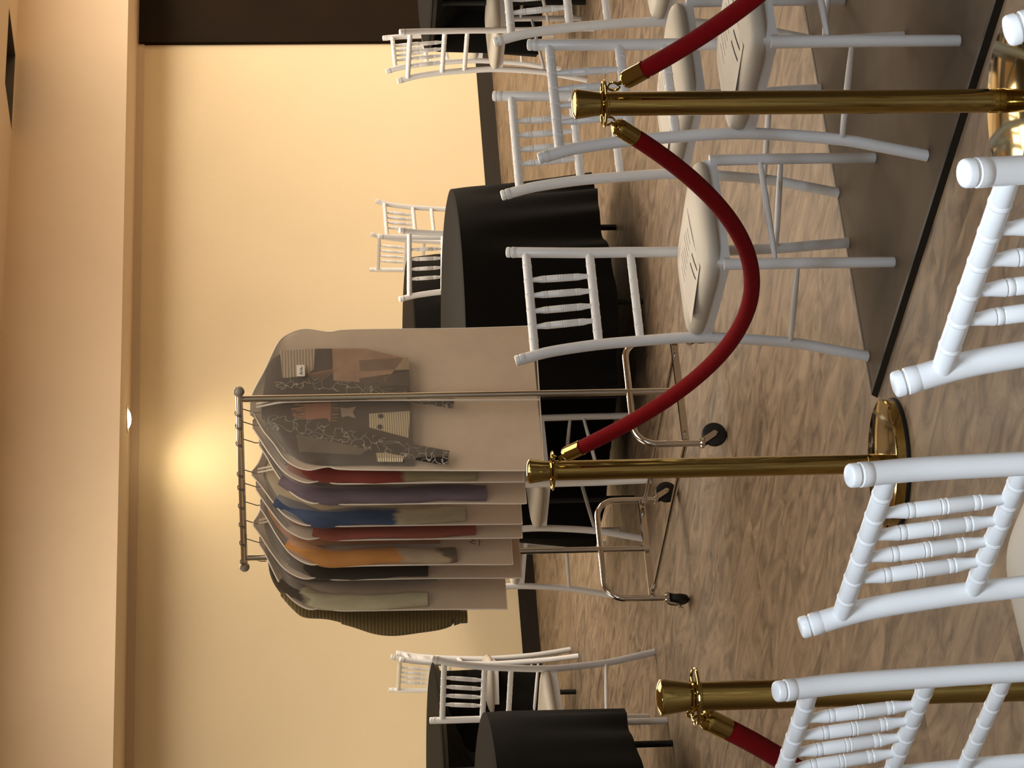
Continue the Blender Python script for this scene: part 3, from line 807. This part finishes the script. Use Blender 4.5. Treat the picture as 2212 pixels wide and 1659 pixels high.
for i in range(16):
    x = .016 - .068 * i / 15; l = .03 + .02 * rnd.random()
    b.tube([(x, -dpt - .0066, 1.446), (x + .008 * rnd.uniform(-1, 1), -dpt - .0072, 1.446 + l)], .0011, 5)
    if i % 2: b.tube([(x, -dpt - .0066, 1.358), (x + .008 * rnd.uniform(-1, 1), -dpt - .0072, 1.358 - l * .6)], .0011, 5)
for i in range(7):
    z = 1.33 + .022 * i; b.tube([(.140 - .004 * i, -dpt - .0070, 1.445 - .010 * i), (.150 + .003 * i, -dpt - .0072, 1.395 - .012 * i)], .0012, 5)
b.build('fringe', P_((176, 130, 104), 'fringe_yarn'), jk)
sleeve('sleeve', [(-.05, -.017, 1.578), (-.068, -.021, 1.495), (-.108, -.022, 1.351), (-.172, -.020, 1.140), (-.216, -.019, .962)], [.030, .034, .033, .031, .031], M['scribble'], jk, .16)
sleeve('sleeve', [(.105, -.019, 1.545), (.108, -.021, 1.470), (.098, -.021, 1.378), (.052, -.021, 1.138), (.010, -.019, .930)], [.024, .026, .024, .022, .022], M['scribble'], jk, .16)

def ramp_cloth(name, bands):
    m = mat(name, (.5, .5, .5, 1), .9, spec=.1, sheen=.1, bump=.15, bump_scale=90)
    N = m.node_tree.nodes; L = m.node_tree.links; b = N['Principled BSDF']; tc = N['Texture Coordinate']
    sp_ = N.new('ShaderNodeSeparateXYZ'); L.new(tc.outputs['Object'], sp_.inputs[0])
    mp = N.new('ShaderNodeMapping'); mp.inputs['Scale'].default_value = (22, 22, 6); L.new(tc.outputs['Object'], mp.inputs['Vector'])
    n = N.new('ShaderNodeTexNoise'); n.inputs['Scale'].default_value = 1; n.inputs['Detail'].default_value = 4; L.new(mp.outputs[0], n.inputs['Vector'])
    ad = N.new('ShaderNodeMath'); ad.operation = 'MULTIPLY_ADD'; ad.inputs[1].default_value = .16
    L.new(n.outputs[0], ad.inputs[0]); L.new(sp_.outputs['Z'], ad.inputs[2])
    mr = N.new('ShaderNodeMapRange'); mr.inputs[1].default_value = .88; mr.inputs[2].default_value = 1.68; L.new(ad.outputs[0], mr.inputs[0])
    cr = N.new('ShaderNodeValToRGB'); e = cr.color_ramp.elements
    f = lambda z: min(1, max(0, (z + .08 - .88) / .8))
    st = []
    for col, z0, z1 in bands[::-1]: st += [(f(z1 + .012), col), (f(z0 - .012), col)]
    e[0].position, e[0].color = st[0][0], lin(st[0][1]); e[1].position, e[1].color = st[-1][0], lin(st[-1][1])
    for p, c_ in st[1:-1]: k_ = e.new(p); k_.color = lin(c_)
    mx = N.new('ShaderNodeMix'); mx.data_type = 'RGBA'; mx.blend_type = 'MULTIPLY'; mx.inputs['Factor'].default_value = .5
    L.new(mr.outputs[0], cr.inputs[0]); L.new(cr.outputs[0], mx.inputs['A'])
    r2 = N.new('ShaderNodeMapRange'); r2.inputs[1].default_value = .3; r2.inputs[2].default_value = .7; r2.inputs[3].default_value = .55; r2.inputs[4].default_value = 1.25
    L.new(n.outputs[0], r2.inputs[0]); L.new(r2.outputs[0], mx.inputs['B']); L.new(mx.outputs['Result'], b.inputs['Base Color'])
    return m
GR = [
 # kind, category, body colour, [(sleeve colour, z0, z1)], label
 ('jacket', 'jacket', (120, 40, 34), [((128, 66, 58), 1.50, 1.10), ((150, 140, 112), 1.10, .86)], 'red jacket with mottled cream cuffs in the second garment bag'),
 ('jacket', 'jacket', (92, 88, 92), [((112, 100, 110), 1.53, .82)], 'greyish purple jacket in the third garment bag'),
 ('shirt', 'shirt', (176, 164, 136), [((70, 82, 108), 1.55, 1.12), ((176, 166, 140), 1.12, .88)], 'blue and cream shirt in its garment bag'),
 ('jacket', 'jacket', (140, 92, 80), [((142, 84, 72), 1.42, .84)], 'dusty red jacket in its garment bag'),
 ('jacket', 'jacket', (170, 118, 70), [((190, 136, 80), 1.51, 1.10), ((176, 158, 134), 1.10, .94), ((112, 98, 84), .94, .905)], 'orange jacket with cream lower sleeves in its garment bag'),
 ('jacket', 'jacket', (60, 56, 50), [((66, 62, 56), 1.50, 1.0)], 'charcoal jacket in its garment bag'),
 ('jacket', 'jacket', (74, 66, 56), [((78, 70, 60), 1.54, 1.45), ((178, 172, 146), 1.45, 1.0)], 'dark jacket with cream sleeves in the last garment bag'),
]
for k in range(1, 8):
    kind, cat, bc, sls, lb = GR[k - 1]
    t = thing(kind, lb, cat, Vector(RO) + dirL * TS[k], RA, 'clothes inside the garment bags')
    gap = min((TS[k] - TS[k - 1]), (TS[k + 1] - TS[k]) if k < 7 else .2); dep = min(.040, gap * .44) * .55
    wl = WL[k]; bm = fab('body_cloth', bc)
    shell(smooth2([(-.03, 1.585), (-.10, 1.545), (-.17, 1.47), (-.175, 1.3), (-.18, .98), (-.18, .96)]), smooth2([(.04, 1.585), (.11, 1.55), (.18, 1.47), (.185, 1.3), (.19, .98), (.19, .96)]), dep, nz=20, nx=10, wr=.001, taper=.9).build('body', bm, t, 80)
    xs = wl + .038
    sm = ramp_cloth('sleeve_cloth', sls)
    z0, z1 = sls[0][1], sls[-1][2]
    for sd_ in (-1, 1):
        x_ = xs if sd_ < 0 else .27
        def px(z): return (x_ * (1 if z < 1.40 else max(.55, 1 - (z - 1.40) * 2.6)))
        zz = [z0 + (z1 - z0) * i / 9 for i in range(10)]
        sleeve('sleeve', [(px(z) + .004 * math.sin(z * 19 + k), 0, z) for z in zz], [.026, .034, .037, .036, .037, .035, .036, .034, .035, .032], sm, t, dep / .036 * .98)

# olive sweater hanging unbagged at the rear end
ts = 1.088
swt = thing('knit_sweater', 'olive chunky knit sweater at the rear of the rack, sleeve sticking out', 'sweater', Vector(RO) + dirL * ts, RA)
shell(smooth2([(-.03, 1.575), (-.11, 1.548), (-.19, 1.505), (-.215, 1.40), (-.20, 1.2), (-.20, .95), (-.20, .93)]), smooth2([(.04, 1.575), (.11, 1.548), (.19, 1.505), (.215, 1.40), (.20, 1.2), (.20, .95), (.20, .93)]), .013, nz=24, nx=12, wr=.001, taper=1).build('body', M['olive'], swt, 80)
def swsleeve(sg, pts):
    L1 = [p[0] for p in pts]; b = MB()
    vs = []; seg = 16
    ring = []
    P2 = catmull([(a, b_, c) for a, b_, c in pts], 8)      # (left x, right x, z)
    for p in P2:
        l, r, z = p
        for q in range(seg):
            a = 2 * PI * q / seg
            vs.append((sg * ((l + r) / 2 + (l - r) / 2 * math.cos(a)), .024 * math.sin(a), z + .02 * math.cos(a) * (1 if z < 1.3 else .2)))
    fs = []
    for i in range(len(P2) - 1):
        for q in range(seg): fs.append((i * seg + q, i * seg + (q + 1) % seg, (i + 1) * seg + (q + 1) % seg, (i + 1) * seg + q))
    fs += [tuple(range(seg)), tuple(range((len(P2) - 1) * seg, len(P2) * seg))]
    b.add(vs, fs); o_ = b.build('sleeve', M['olive'], swt, 80)
    return o_
for sg in (1, -1):
    sl_ = swsleeve(sg, [(-.15, -.10, 1.535), (-.205, -.13, 1.495), (-.246, -.15, 1.450), (-.258, -.165, 1.36), (-.292, -.185, 1.26), (-.326, -.205, 1.175), (-.336, -.215, 1.10), (-.326, -.222, 1.01), (-.314, -.228, .93), (-.300, -.230, .890)])
    b = MB(); b.tube([(sg * -.265, 0, .898), (sg * -.262, 0, .872), (sg * -.262, 0, .845)], [(.021, .033), (.018, .027), (.019, .0265)], 16, flat=(0, 1, 0)); b.build('cuff', M['olive'], sl_, 60)
hanger(ts, 'wire hanger at the rear knob carrying the olive sweater', zn=1.59)

# ------------------------------------------------------------------ light
def spot(p, to, power, col, size=70, blend=.6, rad=.05):
    l = D.lights.new('spot', 'SPOT'); l.energy = power; l.color = col; l.spot_size = math.radians(size); l.spot_blend = blend; l.shadow_soft_size = rad
    o = D.objects.new('spot', l); C.objects.link(o); o.location = p
    o.rotation_euler = (Vector(to) - Vector(p)).to_track_quat('-Z', 'Y').to_euler(); return o
def area(p, to, power, col, sx, sy):
    l = D.lights.new('area', 'AREA'); l.shape = 'RECTANGLE'; l.size = sx; l.size_y = sy; l.energy = power; l.color = col
    o = D.objects.new('area', l); C.objects.link(o); o.location = p
    o.rotation_euler = (Vector(to) - Vector(p)).to_track_quat('-Z', 'Y').to_euler(); return o
WARM = (1, .82, .50); COOL = (.77, .89, 1.0); NEU = (1, .87, .70)
# lamps recessed in the soffit wash the back wall
for s, k in ((1.45, 48), (5.3, 14), (-2.0, 120), (-6.2, 60)):
    p = room(s, .42, SOF - .02)
    if s == 1.45: p = lamp1 - Vector((0, 0, .02))
    spot(p, room(s - .1 if s != 1.45 else .95,   .30, 0), k, WARM, 142, 1.0, .09)
# unseen warm lamps of the main ceiling; those over mid-hall are added fill
for s, d, k in ((5.8, 3.9, 3.5), (-.2, 3.7, 1.15), (-4.6, 3.9, .35), (4.6, 8.5, .9), (-2.6, 7.9, .55)):
    p = room(s, d, HC - .03); area(p, (p.x, p.y, 0), 130 * k, NEU, 2.4, 2.4)
# cooler panel lamps above the camera's end of the hall
for s, d, k in ((-7.4, 12.4, 118), (-9.6, 14.0, 98), (-4.8, 14.5, 70)):
    p = room(s, d, HC - .03); area(p, (p.x, p.y, 0), k, COOL, 1.2, .6)

w = D.worlds.new('world'); w.use_nodes = True; bpy.context.scene.world = w
w.node_tree.nodes['Background'].inputs[0].default_value = (1, .82, .62, 1)
w.node_tree.nodes['Background'].inputs[1].default_value = .05

# ------------------------------------------------------------------ camera (held sideways)
F_PX = 5700.0; HCAM = 1.58; SR = .018; HY = 574.0
phi = math.atan(SR); cp, sp = math.cos(phi), math.sin(phi)
th = math.atan((1106 - HY) * cp / F_PX); ct, st_ = math.cos(th), math.sin(th)
Fw = Vector((0, ct, -st_)); Dn = Vector((0, -st_, -ct)); Rr = Vector((1, 0, 0))
ux = Rr * cp + Dn * sp                     # rightwards in the upright view = up in the frame
vx = Rr * -sp + Dn * cp                    # downwards in the upright view = right in the frame
cam = D.cameras.new('camera'); co = D.objects.new('camera', cam); C.objects.link(co)
cam.sensor_fit = 'HORIZONTAL'; cam.sensor_width = 36; cam.lens = F_PX / 2212 * 36
cam.clip_start = .05; cam.clip_end = 100
m3 = Matrix((vx, ux, -Fw)).transposed()
co.matrix_world = Matrix.Translation((0, 0, HCAM)) @ m3.to_4x4()
sc = bpy.context.scene; sc.camera = co
sc.view_settings.view_transform = 'Standard'; sc.view_settings.look = 'None'
sc.view_settings.exposure = 0; sc.view_settings.gamma = 1; sc.view_settings.use_curve_mapping = False
sc.cycles.transparent_max_bounces = 32
sc.cycles.max_bounces = 10
